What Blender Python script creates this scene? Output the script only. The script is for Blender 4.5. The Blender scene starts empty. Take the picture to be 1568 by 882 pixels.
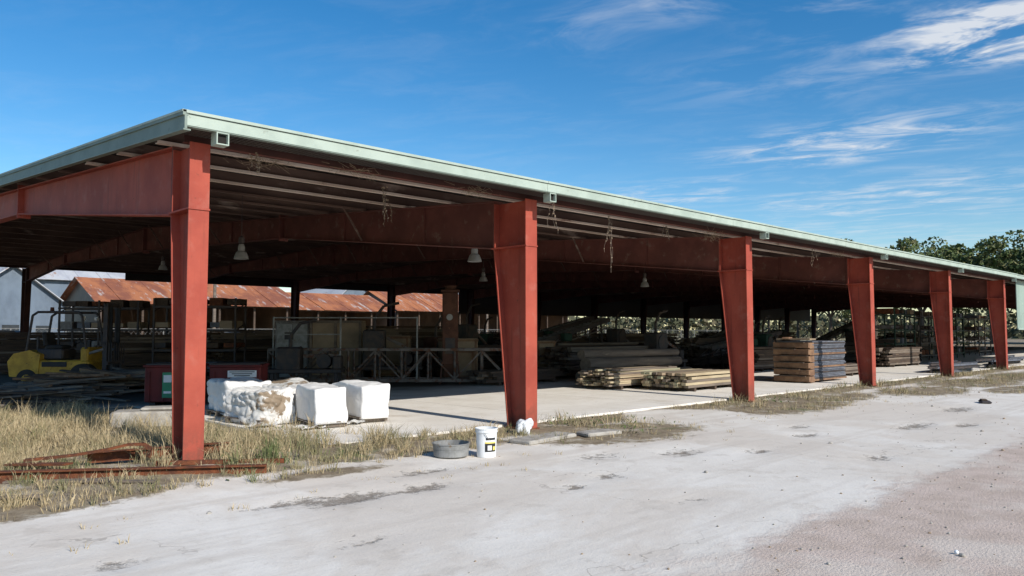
import bpy, math, random
import numpy as np
from mathutils import Vector, Matrix, noise
random.seed(7); rng=np.random.default_rng(7)
scene=bpy.context.scene
R=math.radians

# ---------------------------------------------------------------- materials
class NT:
    def __init__(s,nt): s.nt=nt; s.N=nt.nodes; s.L=nt.links
    def n(s,t,**k):
        x=s.N.new(t)
        for a,b in k.items(): setattr(x,a,b)
        return x
    def put(s,sock,val):
        if isinstance(val,bpy.types.NodeSocket): s.L.new(val,sock)
        else: sock.default_value=val
    def math(s,op,a,b=None,c=None,clamp=False):
        x=s.n('ShaderNodeMath',operation=op); x.use_clamp=clamp
        s.put(x.inputs[0],a)
        if b is not None: s.put(x.inputs[1],b)
        if c is not None: s.put(x.inputs[2],c)
        return x.outputs[0]
    def noise(s,vec,scale,detail=5,rough=.55,dist=0):
        x=s.n('ShaderNodeTexNoise'); s.put(x.inputs['Vector'],vec)
        x.inputs['Scale'].default_value=scale; x.inputs['Detail'].default_value=min(detail,5)
        x.inputs['Roughness'].default_value=rough; x.inputs['Distortion'].default_value=dist
        return x.outputs['Fac']
    def ss(s,v,a,b):
        x=s.n('ShaderNodeMapRange',interpolation_type='SMOOTHSTEP'); s.put(x.inputs[0],v)
        x.inputs[1].default_value=a; x.inputs[2].default_value=b
        return x.outputs[0]
    def mix(s,f,a,b,mode='MIX'):
        x=s.n('ShaderNodeMix',data_type='RGBA',blend_type=mode); x.clamp_factor=True
        s.put(x.inputs[0],f)
        for i,v in ((6,a),(7,b)):
            s.put(x.inputs[i], v if isinstance(v,bpy.types.NodeSocket) else (*v,1))
        return x.outputs[2]
    def mapping(s,vec,scale=(1,1,1),rot=(0,0,0),loc=(0,0,0)):
        x=s.n('ShaderNodeMapping'); s.put(x.inputs[0],vec)
        x.inputs[1].default_value=loc; x.inputs[2].default_value=rot; x.inputs[3].default_value=scale
        return x.outputs[0]

def newmat(name):
    m=bpy.data.materials.new(name); m.use_nodes=True
    t=NT(m.node_tree); p=m.node_tree.nodes['Principled BSDF']
    return m,t,p
def mat(name,c1,c2=None,rough=.7,metal=0,sc=3.0,lo=.35,hi=.65,bump=.0,bsc=40,c3=None,sc3=12,t3=(.6,.7),stretch=(1,1,1)):
    m,t,p=newmat(name)
    g=t.n('ShaderNodeNewGeometry').outputs['Position']
    g=t.mapping(g,scale=stretch)
    if c2 is None: c2=tuple(x*.75 for x in c1)
    col=t.mix(t.ss(t.noise(g,sc,5,.6),lo,hi),c1,c2)
    if c3 is not None:
        col=t.mix(t.ss(t.noise(g,sc3,5,.65),t3[0],t3[1]),col,c3)
    t.put(p.inputs['Base Color'],col)
    p.inputs['Roughness'].default_value=rough; p.inputs['Metallic'].default_value=metal
    p.inputs['Specular IOR Level'].default_value=.3
    if bump>0:
        b=t.n('ShaderNodeBump'); b.inputs['Strength'].default_value=bump; b.inputs['Distance'].default_value=.02
        t.put(b.inputs['Height'],t.noise(g,bsc,4,.6)); t.put(p.inputs['Normal'],b.outputs[0])
    return m
def red_mat():
    m,t,p=newmat('weathered_red_paint')
    g=t.n('ShaderNodeNewGeometry').outputs['Position']; sp=t.n('ShaderNodeSeparateXYZ'); t.put(sp.inputs[0],g)
    c=t.mix(t.ss(t.noise(g,1.1,5,.6),.35,.65),(.40,.082,.050),(.31,.058,.037))
    chalk=t.ss(t.noise(g,2.6,5,.7),.52,.70); c=t.mix(t.math('MULTIPLY',chalk,.45),c,(.42,.15,.11))
    stv=t.ss(t.noise(t.mapping(g,scale=(9,9,.45)),1.0,5,.6),.54,.70); c=t.mix(t.math('MULTIPLY',stv,.6),c,(.17,.045,.03))
    c=t.mix(t.ss(t.noise(g,11,5,.7),.64,.72),c,(.13,.05,.032))
    base=t.math('MULTIPLY',t.ss(sp.outputs[2],.75,.0),t.ss(t.noise(g,5,5,.7),.35,.6)); c=t.mix(t.math('MULTIPLY',base,.75),c,(.15,.06,.04))
    t.put(p.inputs['Base Color'],c); p.inputs['Roughness'].default_value=.68; p.inputs['Specular IOR Level'].default_value=.25
    b=t.n('ShaderNodeBump'); b.inputs['Strength'].default_value=.25; b.inputs['Distance'].default_value=.02
    t.put(b.inputs['Height'],t.noise(g,6,5,.6)); t.put(p.inputs['Normal'],b.outputs[0])
    return m
def corr(name,c1,c2,lo=.4,hi=.6,c3=None,freq=8,axis='X',rough=.5,metal=.0,t3=(.56,.66)):
    m,t,p=newmat(name)
    g=t.n('ShaderNodeNewGeometry').outputs['Position']
    col=t.mix(t.ss(t.noise(t.mapping(g,scale=(1,.5,.5)),.5,5,.7),lo,hi),c1,c2)
    if c3: col=t.mix(t.ss(t.noise(t.mapping(g,scale=(1,.25,.25)),1.5,5,.7),*t3),col,c3)
    t.put(p.inputs['Base Color'],col); p.inputs['Roughness'].default_value=rough; p.inputs['Metallic'].default_value=metal
    w=t.n('ShaderNodeTexWave',bands_direction=axis); t.put(w.inputs['Vector'],g); w.inputs['Scale'].default_value=freq
    b=t.n('ShaderNodeBump'); b.inputs['Strength'].default_value=.8; b.inputs['Distance'].default_value=.03
    t.put(b.inputs['Height'],w.outputs['Fac']); t.put(p.inputs['Normal'],b.outputs[0])
    return m

M={}
M['red']=red_mat()
M['redin']=mat('red_shaded_dusty',(.175,.062,.048),(.12,.044,.035),rough=.85,sc=1.5,bump=.15,bsc=15,c3=(.21,.13,.10),sc3=4,t3=(.55,.75))  # shade of the inner frames is built into this red; lighter patches are dust
M['reddk']=mat('red_shaded_dark',(.07,.028,.022),(.05,.022,.018),rough=.85,sc=1.5)  # red darkened further, shade of far columns and eave struts in the colour
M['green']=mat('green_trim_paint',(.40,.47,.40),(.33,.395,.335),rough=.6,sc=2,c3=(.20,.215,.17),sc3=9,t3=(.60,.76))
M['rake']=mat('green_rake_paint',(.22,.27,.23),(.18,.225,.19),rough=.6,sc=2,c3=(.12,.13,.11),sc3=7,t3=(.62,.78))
M['dark']=mat('outlet_shade',(.02,.018,.016),rough=.9)  # solid dark fill painted as the shade inside the hollow gutter outlets
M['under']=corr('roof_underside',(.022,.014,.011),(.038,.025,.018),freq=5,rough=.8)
M['rooftop']=corr('roof_sheet_top',(.4,.42,.42),(.3,.31,.3),freq=5)
M['purlin']=mat('dusty_lit_purlin',(.74,.64,.55),(.60,.48,.39),rough=.7,sc=2,c3=(.25,.13,.09),sc3=4,t3=(.60,.72),stretch=(.4,1,1))  # near purlin faces: cream raised to carry light bounced up from the floor
M['purlin2']=mat('shaded_purlin',(.17,.11,.085),(.10,.062,.05),rough=.8,sc=1.2,c3=(.36,.28,.23),sc3=1.5,t3=(.56,.68),stretch=(.4,1,1))  # darker copy with the shade under the roof put into the colour
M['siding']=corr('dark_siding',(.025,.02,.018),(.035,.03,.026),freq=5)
M['gsiding']=corr('green_siding',(.34,.44,.37),(.28,.37,.31),freq=5)
M['rust']=mat('rusty_steel',(.19,.062,.025),(.09,.035,.02),rough=.85,sc=8,bump=.5,bsc=60,c3=(.28,.11,.05),sc3=25)
M['drust']=mat('dark_rusty_duct',(.12,.055,.035),(.075,.035,.024),rough=.85,sc=3,c3=(.17,.085,.05),sc3=8)
M['steel']=mat('grey_steel',(.24,.23,.22),(.15,.135,.125),rough=.6,sc=5,c3=(.13,.065,.04),sc3=9)
M['rsteel']=mat('weathered_frame_steel',(.19,.165,.15),(.11,.085,.07),rough=.75,sc=3,c3=(.13,.055,.03),sc3=6,t3=(.5,.62))
M['dsteel']=mat('dark_steel',(.045,.042,.045),(.08,.06,.05),rough=.6,sc=5)
M['galv']=mat('galvanised',(.30,.30,.29),(.20,.20,.19),rough=.55,metal=.2,sc=6,c3=(.2,.15,.1),sc3=11)
M['white']=mat('white_plastic',(.78,.79,.79),(.70,.71,.71),rough=.45,sc=6,bump=.25,bsc=9)
M['wrap']=mat('white_wrap',(.80,.795,.78),(.72,.715,.70),rough=.5,sc=3,bump=.6,bsc=5,c3=(.52,.49,.44),sc3=1.6,t3=(.62,.72))
M['tarp']=mat('torn_white_wrap',(.72,.71,.69),(.56,.55,.52),rough=.55,sc=2.2,bump=.7,bsc=5,c3=(.26,.20,.14),sc3=1.5,t3=(.56,.60))
M['pine']=mat('sawn_pine',(.47,.385,.25),(.36,.285,.18),rough=.85,sc=3,c3=(.30,.30,.20),sc3=2,t3=(.52,.64),stretch=(.3,1.5,1.5))
M['wood']=mat('weathered_wood',(.20,.16,.125),(.13,.105,.085),rough=.9,sc=3,c3=(.28,.22,.16),sc3=5,stretch=(.3,2,2))
M['dwood']=mat('dark_wood',(.10,.07,.05),(.055,.04,.032),rough=.9,sc=3,c3=(.17,.12,.08),sc3=3,stretch=(.3,2,2))
M['bwood']=mat('brown_timber',(.26,.155,.09),(.16,.09,.055),rough=.85,sc=4)
M['ply']=mat('plywood',(.34,.255,.17),(.25,.19,.13),rough=.85,sc=2)
M['blue']=mat('dark_grey_sheet',(.15,.16,.185),(.10,.105,.125),rough=.65,sc=5)
M['yellow']=mat('yellow_paint',(.52,.31,.04),(.37,.21,.03),rough=.55,sc=4,c3=(.09,.05,.02),sc3=7)
M['black']=mat('black_rubber',(.02,.02,.02),(.035,.032,.03),rough=.8)
M['dred']=mat('dark_red_paint',(.15,.020,.018),(.10,.016,.015),rough=.6,sc=3)
M['dgreen']=mat('dark_green_machine_paint',(.025,.07,.045),(.02,.05,.035),rough=.6,sc=3)
M['sign']=mat('white_sign',(.75,.75,.74),(.7,.7,.7),rough=.5)
M['signg']=mat('green_sign',(.05,.28,.14),(.05,.22,.12),rough=.5)
M['ink']=mat('black_ink',(.03,.03,.03),rough=.6)
M['lbl']=mat('yellow_label',(.72,.6,.15),(.66,.54,.14),rough=.5)
M['rroof']=corr('rusty_roof',(.46,.165,.065),(.27,.09,.045),c3=(.50,.42,.38),freq=4,rough=.85,t3=(.56,.66))
M['wroof']=corr('weathered_white_roof',(.56,.56,.56),(.46,.46,.48),c3=(.38,.19,.11),freq=4,rough=.7)
M['bwall']=corr('grey_blue_wall',(.20,.25,.31),(.15,.19,.24),freq=6)
M['twall']=corr('tan_wall',(.14,.10,.08),(.08,.06,.05),freq=6)
M['glass']=mat('window_glass',(.04,.05,.06),rough=.15)
M['bark']=mat('bark',(.10,.08,.06),(.06,.05,.04),rough=.95,sc=6)
M['leaf']=mat('leaves',(.115,.15,.045),(.06,.09,.028),rough=.7,sc=.5,c3=(.19,.18,.08),sc3=.9,t3=(.5,.62))
M['leaf2']=mat('distant_leaves',(.075,.08,.042),(.045,.052,.03),rough=.85,sc=.12,c3=(.13,.11,.065),sc3=.06,t3=(.5,.62))
M['straw']=mat('dry_grass_blades',(.50,.40,.24),(.31,.24,.13),rough=.85,sc=25,lo=.42,hi=.58,c3=(.17,.18,.07),sc3=.9,t3=(.56,.68))
M['weed']=mat('weed_blades',(.30,.26,.15),(.17,.15,.075),rough=.85,sc=25,lo=.42,hi=.58,c3=(.12,.15,.055),sc3=1.6,t3=(.52,.62))
M['stone']=mat('concrete_chunk',(.42,.39,.34),(.30,.27,.23),rough=.95,sc=5,bump=.5,bsc=30)
M['car']=mat('dark_car_paint',(.05,.02,.02),(.06,.025,.02),rough=.25)
M['lens']=mat('lamp_shade',(.30,.30,.29),(.22,.22,.2),rough=.5)
M['soil']=mat('soil',(.2,.16,.11))

def slab_mat():
    m,t,p=newmat('slab_concrete')
    g=t.n('ShaderNodeNewGeometry').outputs['Position']
    sp=t.n('ShaderNodeSeparateXYZ'); t.put(sp.inputs[0],g)
    c=t.mix(t.ss(t.noise(g,1.1,5,.65),.35,.65),(.79,.745,.67),(.71,.66,.58))
    c=t.mix(t.math('MULTIPLY',t.ss(t.noise(g,.45,5,.7),.56,.72),.8),c,(.55,.475,.39))
    c=t.mix(t.math('MULTIPLY',t.ss(t.noise(g,9,5,.7),.56,.70),.35),c,(.38,.32,.25))
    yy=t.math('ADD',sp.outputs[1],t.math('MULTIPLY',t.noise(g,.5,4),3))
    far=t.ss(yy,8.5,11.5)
    c=t.mix(far,c,t.mix(t.noise(g,2,5),(.06,.047,.035),(.10,.078,.058)))  # dirt brown that also carries the shade under the roof
    jx=t.math('PINGPONG',sp.outputs[0],1.85)
    j=t.math('LESS_THAN',jx,.012)
    c=t.mix(t.math('MULTIPLY',j,.6),c,(.15,.13,.11))
    t.put(p.inputs['Base Color'],c); p.inputs['Roughness'].default_value=.9; p.inputs['Specular IOR Level'].default_value=.2
    return m
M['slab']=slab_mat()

def ground_mat():
    m,t,p=newmat('yard_ground')
    g=t.n('ShaderNodeNewGeometry').outputs['Position']
    sp=t.n('ShaderNodeSeparateXYZ'); t.put(sp.inputs[0],g)
    ad=t.n('ShaderNodeAttribute',attribute_name='dirt').outputs['Fac']
    ast=t.n('ShaderNodeAttribute',attribute_name='stain').outputs['Fac']
    n1=t.noise(g,.7,5,.62); n2=t.noise(g,4,5,.68); n3=t.noise(g,38,4,.7); n4=t.noise(g,.22,5,.65,.6)
    con=t.mix(t.ss(n1,.3,.7),(.77,.72,.64),(.69,.635,.555))
    con=t.mix(t.math('MULTIPLY',t.ss(n2,.50,.72),.5),con,(.60,.54,.46))
    con=t.mix(t.math('MULTIPLY',t.ss(n4,.47,.57),.55),con,(.60,.52,.43))
    con=t.mix(t.math('MULTIPLY',t.ss(t.noise(g,1.3,5,.72),.57,.64),.42),con,(.52,.46,.385))
    con=t.mix(t.math('MULTIPLY',t.ss(n3,.56,.70),.45),con,(.46,.41,.34))
    st=t.noise(t.mapping(g,scale=(.10,1.5,1)),1.2,5,.65)
    con=t.mix(t.math('MULTIPLY',t.ss(st,.50,.62),.42),con,(.55,.485,.41))
    vo=t.n('ShaderNodeTexVoronoi',feature='DISTANCE_TO_EDGE')
    off=t.n('ShaderNodeVectorMath',operation='ADD')
    nz=t.n('ShaderNodeTexNoise'); nz.inputs['Scale'].default_value=1.6; nz.inputs['Detail'].default_value=4; t.put(nz.inputs['Vector'],g)
    t.put(off.inputs[0],g); t.put(off.inputs[1],nz.outputs['Color']); t.put(vo.inputs['Vector'],off.outputs[0]); vo.inputs['Scale'].default_value=.23
    cr=t.math('LESS_THAN',vo.outputs['Distance'],.0018)
    con=t.mix(t.math('MULTIPLY',t.math('MULTIPLY',cr,t.ss(n1,.46,.54)),.45),con,(.28,.24,.20))
    s=t.ss(t.math('ADD',ast,t.math('MULTIPLY',t.math('SUBTRACT',t.noise(g,7,5,.75),.5),2.2)),.36,.80)
    con=t.mix(t.math('MULTIPLY',s,.85),con,t.mix(t.ss(n3,.4,.6),(.15,.125,.10),(.29,.245,.195)))
    yy=t.math('ADD',sp.outputs[1],t.math('MULTIPLY',t.math('SUBTRACT',t.noise(t.mapping(g,scale=(.6,1,1)),.9,5,.75),.5),1.9))
    pk=t.ss(yy,-6.0,-6.5)
    sp2=t.noise(g,90,3,.7)
    pink=t.mix(t.ss(t.noise(g,2.2,5,.7),.35,.65),(.60,.475,.395),(.49,.38,.305))
    pink=t.mix(t.math('MULTIPLY',t.ss(sp2,.55,.68),.7),pink,(.34,.265,.215))
    pink=t.mix(t.math('MULTIPLY',t.ss(n1,.48,.60),.55),pink,(.69,.61,.52))
    con=t.mix(t.math('MULTIPLY',pk,.9),con,pink)
    soil=t.mix(t.ss(n2,.35,.65),(.33,.27,.185),(.22,.17,.115))
    soil=t.mix(t.ss(t.noise(g,1.3,5,.6),.52,.66),soil,(.50,.44,.35))
    soil=t.mix(t.ss(n3,.5,.75),soil,(.14,.11,.07))
    soil=t.mix(t.ss(n1,.58,.70),soil,(.15,.16,.07))
    far=t.ss(sp.outputs[1],37,42)
    soil=t.mix(far,soil,t.mix(t.ss(n4,.4,.6),(.46,.38,.24),(.28,.24,.14)))
    f=t.ss(t.math('ADD',ad,t.math('MULTIPLY',t.math('SUBTRACT',t.noise(g,3.0,5,.75),.5),1.5)),.34,.70)
    c=t.mix(f,con,soil)
    t.put(p.inputs['Base Color'],c); p.inputs['Roughness'].default_value=.95; p.inputs['Specular IOR Level'].default_value=.1
    b=t.n('ShaderNodeBump'); b.inputs['Strength'].default_value=.6; b.inputs['Distance'].default_value=.02
    h=t.math('ADD',t.math('MULTIPLY',n2,.7),t.math('MULTIPLY',n3,t.math('ADD',.3,t.math('ADD',t.math('MULTIPLY',f,1.0),pk))))
    h=t.math('SUBTRACT',h,t.math('MULTIPLY',s,.8))
    t.put(b.inputs['Height'],h); t.put(p.inputs['Normal'],b.outputs[0])
    return m
M['ground']=ground_mat()

# ---------------------------------------------------------------- mesh builder
class MB:
    def __init__(s): s.v=[];s.f=[];s.mi=[];s.ms=[]
    def idx(s,m):
        m=M[m] if isinstance(m,str) else m
        if m not in s.ms: s.ms.append(m)
        return s.ms.index(m)
    def add(s,vs,fs,m,mx=None):
        o=len(s.v); i=s.idx(m)
        for v in vs:
            v=Vector(v); s.v.append(tuple(mx@v if mx else v))
        for f in fs: s.f.append(tuple(o+k for k in f)); s.mi.append(i)
    def box(s,c,d,m,rz=0,rx=0,ry=0,bev=0,mx=None):
        X,Y,Z=[k/2 for k in d]
        T=Matrix.Translation(c)@Matrix.Rotation(rz,4,'Z')@Matrix.Rotation(ry,4,'Y')@Matrix.Rotation(rx,4,'X')
        if mx: T=mx@T
        if bev<=0:
            vs=[(-X,-Y,-Z),(X,-Y,-Z),(X,Y,-Z),(-X,Y,-Z),(-X,-Y,Z),(X,-Y,Z),(X,Y,Z),(-X,Y,Z)]
            fs=[(0,3,2,1),(4,5,6,7),(0,1,5,4),(1,2,6,5),(2,3,7,6),(3,0,4,7)]
        else:
            b=bev; pl=[(-X+b,-Y),(X-b,-Y),(X,-Y+b),(X,Y-b),(X-b,Y),(-X+b,Y),(-X,Y-b),(-X,-Y+b)]
            def sc(pl,k): return [(x*(1-k/X),y*(1-k/Y)) for x,y in pl]
            vs=[(*q,-Z) for q in sc(pl,b)]+[(*q,-Z+b) for q in pl]+[(*q,Z-b) for q in pl]+[(*q,Z) for q in sc(pl,b)]
            fs=[tuple(range(7,-1,-1)),tuple(range(24,32))]
            for r in range(3):
                for k in range(8): fs.append((r*8+k,r*8+(k+1)%8,(r+1)*8+(k+1)%8,(r+1)*8+k))
        s.add(vs,fs,m,T)
    def beam(s,a,b,w,h,m,up=(0,0,1),mx=None):
        a=Vector(a);b=Vector(b); z=(b-a); L=z.length; z.normalize()
        u=Vector(up)
        if abs(z.dot(u))>.98: u=Vector((1,0,0))
        x=z.cross(u).normalized(); y=x.cross(z).normalized()
        vs=[]
        for p in (a,b):
            for i,j in ((-1,-1),(1,-1),(1,1),(-1,1)): vs.append(p+x*(i*w/2)+y*(j*h/2))
        s.add(vs,[(0,1,2,3)[::-1],(4,5,6,7),(0,1,5,4),(1,2,6,5),(2,3,7,6),(3,0,4,7)],m,mx)
    def cyl(s,a,b,r0,r1,m,n=14,caps=True,mx=None):
        a=Vector(a);b=Vector(b); z=(b-a).normalized()
        u=Vector((0,0,1)) if abs(z.z)<.95 else Vector((1,0,0))
        x=z.cross(u).normalized(); y=z.cross(x)
        vs=[]
        for p,r in ((a,r0),(b,r1)):
            for k in range(n):
                t=2*math.pi*k/n; vs.append(p+x*(r*math.cos(t))+y*(r*math.sin(t)))
        fs=[(k,(k+1)%n,n+(k+1)%n,n+k) for k in range(n)]
        if caps: fs+=[tuple(range(n))[::-1],tuple(range(n,2*n))]
        s.add(vs,fs,m,mx)
    def tube(s,pts,r,m,n=8,mx=None):
        for a,b in zip(pts[:-1],pts[1:]): s.cyl(a,b,r,r,m,n,True,mx)
    def lathe(s,prof,m,n=28,mx=None):
        vs=[];k=len(prof)
        for i in range(n):
            t=2*math.pi*i/n
            for r,z in prof: vs.append((r*math.cos(t),r*math.sin(t),z))
        fs=[(i*k+j,((i+1)%n)*k+j,((i+1)%n)*k+j+1,i*k+j+1) for i in range(n) for j in range(k-1)]
        s.add(vs,fs,m,mx)
    def prism(s,poly,x0,x1,m,mx=None,axis='x'):
        n=len(poly)
        if axis=='x': vs=[(x0,a,b) for a,b in poly]+[(x1,a,b) for a,b in poly]
        else: vs=[(a,x0,b) for a,b in poly]+[(a,x1,b) for a,b in poly]
        fs=[tuple(range(n))[::-1],tuple(range(n,2*n))]+[(k,(k+1)%n,n+(k+1)%n,n+k) for k in range(n)]
        s.add(vs,fs,m,mx)
    def obj(s,name,parent=None,loc=(0,0,0),rz=0,smooth=False):
        me=bpy.data.meshes.new(name); me.from_pydata(s.v,[],s.f); me.update()
        for m in s.ms: me.materials.append(m)
        me.polygons.foreach_set('material_index',s.mi)
        if smooth: me.polygons.foreach_set('use_smooth',[True]*len(s.f))
        import bmesh
        bm=bmesh.new(); bm.from_mesh(me); bmesh.ops.recalc_face_normals(bm,faces=bm.faces[:]); bm.to_mesh(me); bm.free()
        o=bpy.data.objects.new(name,me); scene.collection.objects.link(o)
        o.location=loc; o.rotation_euler=(0,0,rz)
        if parent: o.parent=parent
        return o
def empty(name):
    o=bpy.data.objects.new(name,None); scene.collection.objects.link(o); return o
def J(a): return random.uniform(-a,a)

# ---------------------------------------------------------------- ground
BL=[(.56,-2.57,.55,.22,1),(.1,-2.35,.5,.15,.9),(1.4,-2.65,.45,.2,.9),(2.64,-3.75,.18,.13,.9),(3.4,-3.6,.25,.18,.8),(5.5,-3.2,.5,.3,.7),(-1.85,-3.3,.2,.13,.9),
    (-.24,-4.0,.45,.2,.45),(11.1,-4.4,.9,.25,.8),(11.9,-5.0,.5,.2,.8),(7,-5.3,.35,.2,.7),(8.5,-3.6,.35,.2,.8),(4.4,-2.6,.6,.25,.6),(6.4,-3.9,.3,.2,.7),
    (9.5,-3.0,.4,.2,.7),(15,-4.0,.9,.3,.8),(19,-5,.9,.3,.6),(2.0,-1.9,.5,.2,.7),(3.0,-5.0,.3,.15,.5)]
def sst(v,a,b):
    t=np.clip((v-a)/(b-a),0,1); return t*t*(3-2*t)
def dirtf(x,y):
    """1 = weeds/soil, 0 = concrete yard"""
    e=np.where(x<4.6,-.95,-.35)
    d=sst(y,e-.35,e+.35)
    def el(cx,cy,rx,ry): return np.clip(1.25-np.sqrt(((x-cx)/rx)**2+((y-cy)/ry)**2),0,1)*1.3
    for q in ((6.6,-1.3,2.1,1.15),(6.2,-.6,1.2,.9),(12.8,-1.1,3.0,1.15),(16,-.8,2.2,1.0),(20,-1.7,2.6,1.2),(25,-1.6,3.5,1.5),(31,-2,4.5,1.8),(22.5,-3.4,2.2,.8),(40,-2.5,7,2.5),(-2.5,-1.0,2.2,.5),(1.0,-1.35,.9,.25)):
        d=np.maximum(d,el(*q))
    gap=np.clip(1.3-np.sqrt(((x-9.6)/1.3)**2+((y+.6)/1.3)**2),0,1); d=d*(1-np.clip(gap*1.5,0,1))
    return np.clip(d,0,1)
def gh(x,y):
    return .10*np.exp(-((x-0)**2/5+(y-.2)**2/2.2))+.06*np.exp(-((x+3)**2/14+(y-4)**2/14))
xs=np.array([-900,-500,-250,-120,-60,-30,-16,-10]+list(np.arange(-7,32,.14))+[33,35,38,42,46,50,56,64,80,110,160,260,500,900.])
ys=np.array([-900,-500,-250,-120,-60,-30,-18,-12]+list(np.arange(-9.5,8,.14))+[9,11,14,18,22,28,36,37,38,40,45,55,70,100,150,260,500,900.])
XX,YY=np.meshgrid(xs,ys); D=dirtf(XX,YY); H=gh(XX,YY)
S=np.zeros_like(XX)
for bx,by,rx,ry,a in BL: S=np.maximum(S,a*np.exp(-(((XX-bx)/rx)**2+((YY-by)/ry)**2)))
rz=rng.normal(0,1,XX.shape)*.006*D; rz[(YY>7.5)|(YY<-9)|(XX>31)|(XX<-6.5)]=0
Z=H+rz-.03*S*(XX>-6)
ny,nx=XX.shape
V=np.stack([XX,YY,Z],-1).reshape(-1,3)
F=[(j*nx+i,j*nx+i+1,(j+1)*nx+i+1,(j+1)*nx+i) for j in range(ny-1) for i in range(nx-1)]
me=bpy.data.meshes.new('ground'); me.from_pydata(V.tolist(),[],F); me.materials.append(M['ground'])
for nm,arr in (('dirt',D),('stain',S)):
    a=me.attributes.new(nm,'FLOAT','POINT'); a.data.foreach_set('value',arr.reshape(-1).astype(np.float32))
me.polygons.foreach_set('use_smooth',[True]*len(F))
go=bpy.data.objects.new('ground',me); scene.collection.objects.link(go)

b=MB()
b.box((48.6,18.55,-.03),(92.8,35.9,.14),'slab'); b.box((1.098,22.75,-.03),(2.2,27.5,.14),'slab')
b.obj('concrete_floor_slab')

# ---------------------------------------------------------------- shed
shed=empty('open_steel_shed')
T=[0]+[5.8+7.55*k for k in range(0,13)]
DT=[.60,.82,.74,.68,.66,.64]+[.64]*20
XE=T[-1]+.35; W=36.6
def rt(y): return 4.24+.07*(y+.35) if y<=19 else 5.5945-(y-19)*(5.5945-5.2)/18
prof=[(.5,3.15),(9,4.10),(19,4.52),(29,4.72),(35.8,4.25)]
def zb(y):
    for (a,p),(c,q) in zip(prof[:-1],prof[1:]):
        if a<=y<=c: return p+(q-p)*(y-a)/(c-a)
for i,t in enumerate(T):
    b=MB(); z0=.0 if i else .06; dt=DT[i]; db=dt*.56; fw=.28 if i else .25
    def col(y0,s,ztop,zk,m,m2,b=b,t=t):
        Y=lambda q:y0+s*q
        b.box((t,Y(.011),(z0+ztop)/2),(fw,.022,ztop-z0),m)
        b.prism([(Y(.022),z0),(Y(db-.01),z0),(Y(dt-.01),zk),(Y(dt-.01),ztop),(Y(.022),ztop)],t-.008,t+.008,m)
        b.beam((t,Y(db),z0),(t,Y(dt),zk),fw-.02,.02,m,up=(0,1,0))
        b.box((t,Y(dt),(zk+ztop)/2+.01),(fw-.04,.02,ztop-zk-.02),m)
        b.box((t,Y(dt+.025),(zk+ztop)/2+.01),(fw-.04,.022,ztop-zk+.1),m2)
        b.box((t,Y(dt/2+.02),zk),(fw+.015,dt+.07,.022),m)
        b.box((t,Y(.22),z0+.012),(fw+.04,.52,.024),'rust')
        for yy in (.10,.34):
            for xx in (-.09,.09): b.cyl((t+xx,Y(yy),z0+.02),(t+xx,Y(yy),z0+.07),.014,.014,'rust',6)
        for zz in (zk+.13,zk+.3,zk+.5,ztop-.12):
            for xx in (-.08,.08): b.cyl((t+xx,Y(dt+.03),zz),(t+xx,Y(dt+.065),zz),.016,.016,m2,6)
    col(0,1,rt(0)-.27,3.18,'red','redin')
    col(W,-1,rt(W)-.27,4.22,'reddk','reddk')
    b.obj('column_pair_%d'%(i+1),shed)
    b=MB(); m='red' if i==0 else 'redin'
    y_in=dt+.036
    ysr=[y_in,3,6,9,12,15.5,19,22,25.5,29,32.5,W-y_in]
    top=[(y,rt(y)-.275) for y in ysr]; bot=[(y,zb(min(y,35.8))) for y in ysr]
    for (p,q),(r_,s_) in zip(zip(top[:-1],top[1:]),zip(bot[:-1],bot[1:])):
        b.prism([r_,s_,q,p],t-.006,t+.006,m)
        b.beam((t,p[0],p[1]),(t,q[0],q[1]),.22,.018,m); b.beam((t,r_[0],r_[1]),(t,s_[0],s_[1]),.22,.018,m)
    for y in (9,19,29):
        h=(rt(y)-.275-zb(y)); b.box((t,y-.016,(rt(y)-.275+zb(y))/2),(.24,.024,h+.16),m); b.box((t,y+.016,(rt(y)-.275+zb(y))/2),(.24,.024,h+.16),m)
        for xx in (-.07,.07):
            for zz in (zb(y)-.04,zb(y)+.1,rt(y)-.4): b.cyl((t+xx,y-.05,zz),(t+xx,y+.05,zz),.014,.014,m,6)
    for y in ((15.5,22,25.5,32) if i==0 else (3,6,12,15.5,22,25.5,32)):
        b.box((t,y,(rt(y)-.275+zb(y))/2),(.10,.012,rt(y)-.275-zb(y)-.03),m)
    for y in (5.2,12.7,17.2,20.2,23.2,30.7):
        for s in (-1,1):
            if i==0 and s<0: continue
            b.beam((t+s*.08,y,zb(y)+.03),(t+s*.62,y,rt(y)-.16),.035,.035,'purlin2')
    b.obj('rafter_%d'%(i+1),shed)
b=MB(); y=.65; k=0
while y<36.5:
    if abs(y-19)>.2:
        zc=rt(y)-.045
        for x0,x1 in [(-.31,T[1])]+list(zip(T[1:-1],T[2:])):
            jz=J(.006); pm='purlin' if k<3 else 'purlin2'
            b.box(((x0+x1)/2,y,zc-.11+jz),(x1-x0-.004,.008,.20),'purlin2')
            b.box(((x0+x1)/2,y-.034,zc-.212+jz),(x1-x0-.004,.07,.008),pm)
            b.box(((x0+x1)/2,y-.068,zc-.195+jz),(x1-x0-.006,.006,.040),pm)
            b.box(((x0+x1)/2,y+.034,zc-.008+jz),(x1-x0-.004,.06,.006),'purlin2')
    y+=1.5;k+=1
b.obj('purlins',shed)
b=MB()
for y,s in ((.06,1),(W-.06,-1)):
    b.box((XE/2-.15,y+s*.06,rt(y)-.16),(XE,.01,.20),'reddk'); b.box((XE/2-.15,y+s*.10,rt(y)-.262),(XE,.08,.008),'redin')
b.obj('eave_struts',shed)
b=MB()
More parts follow.
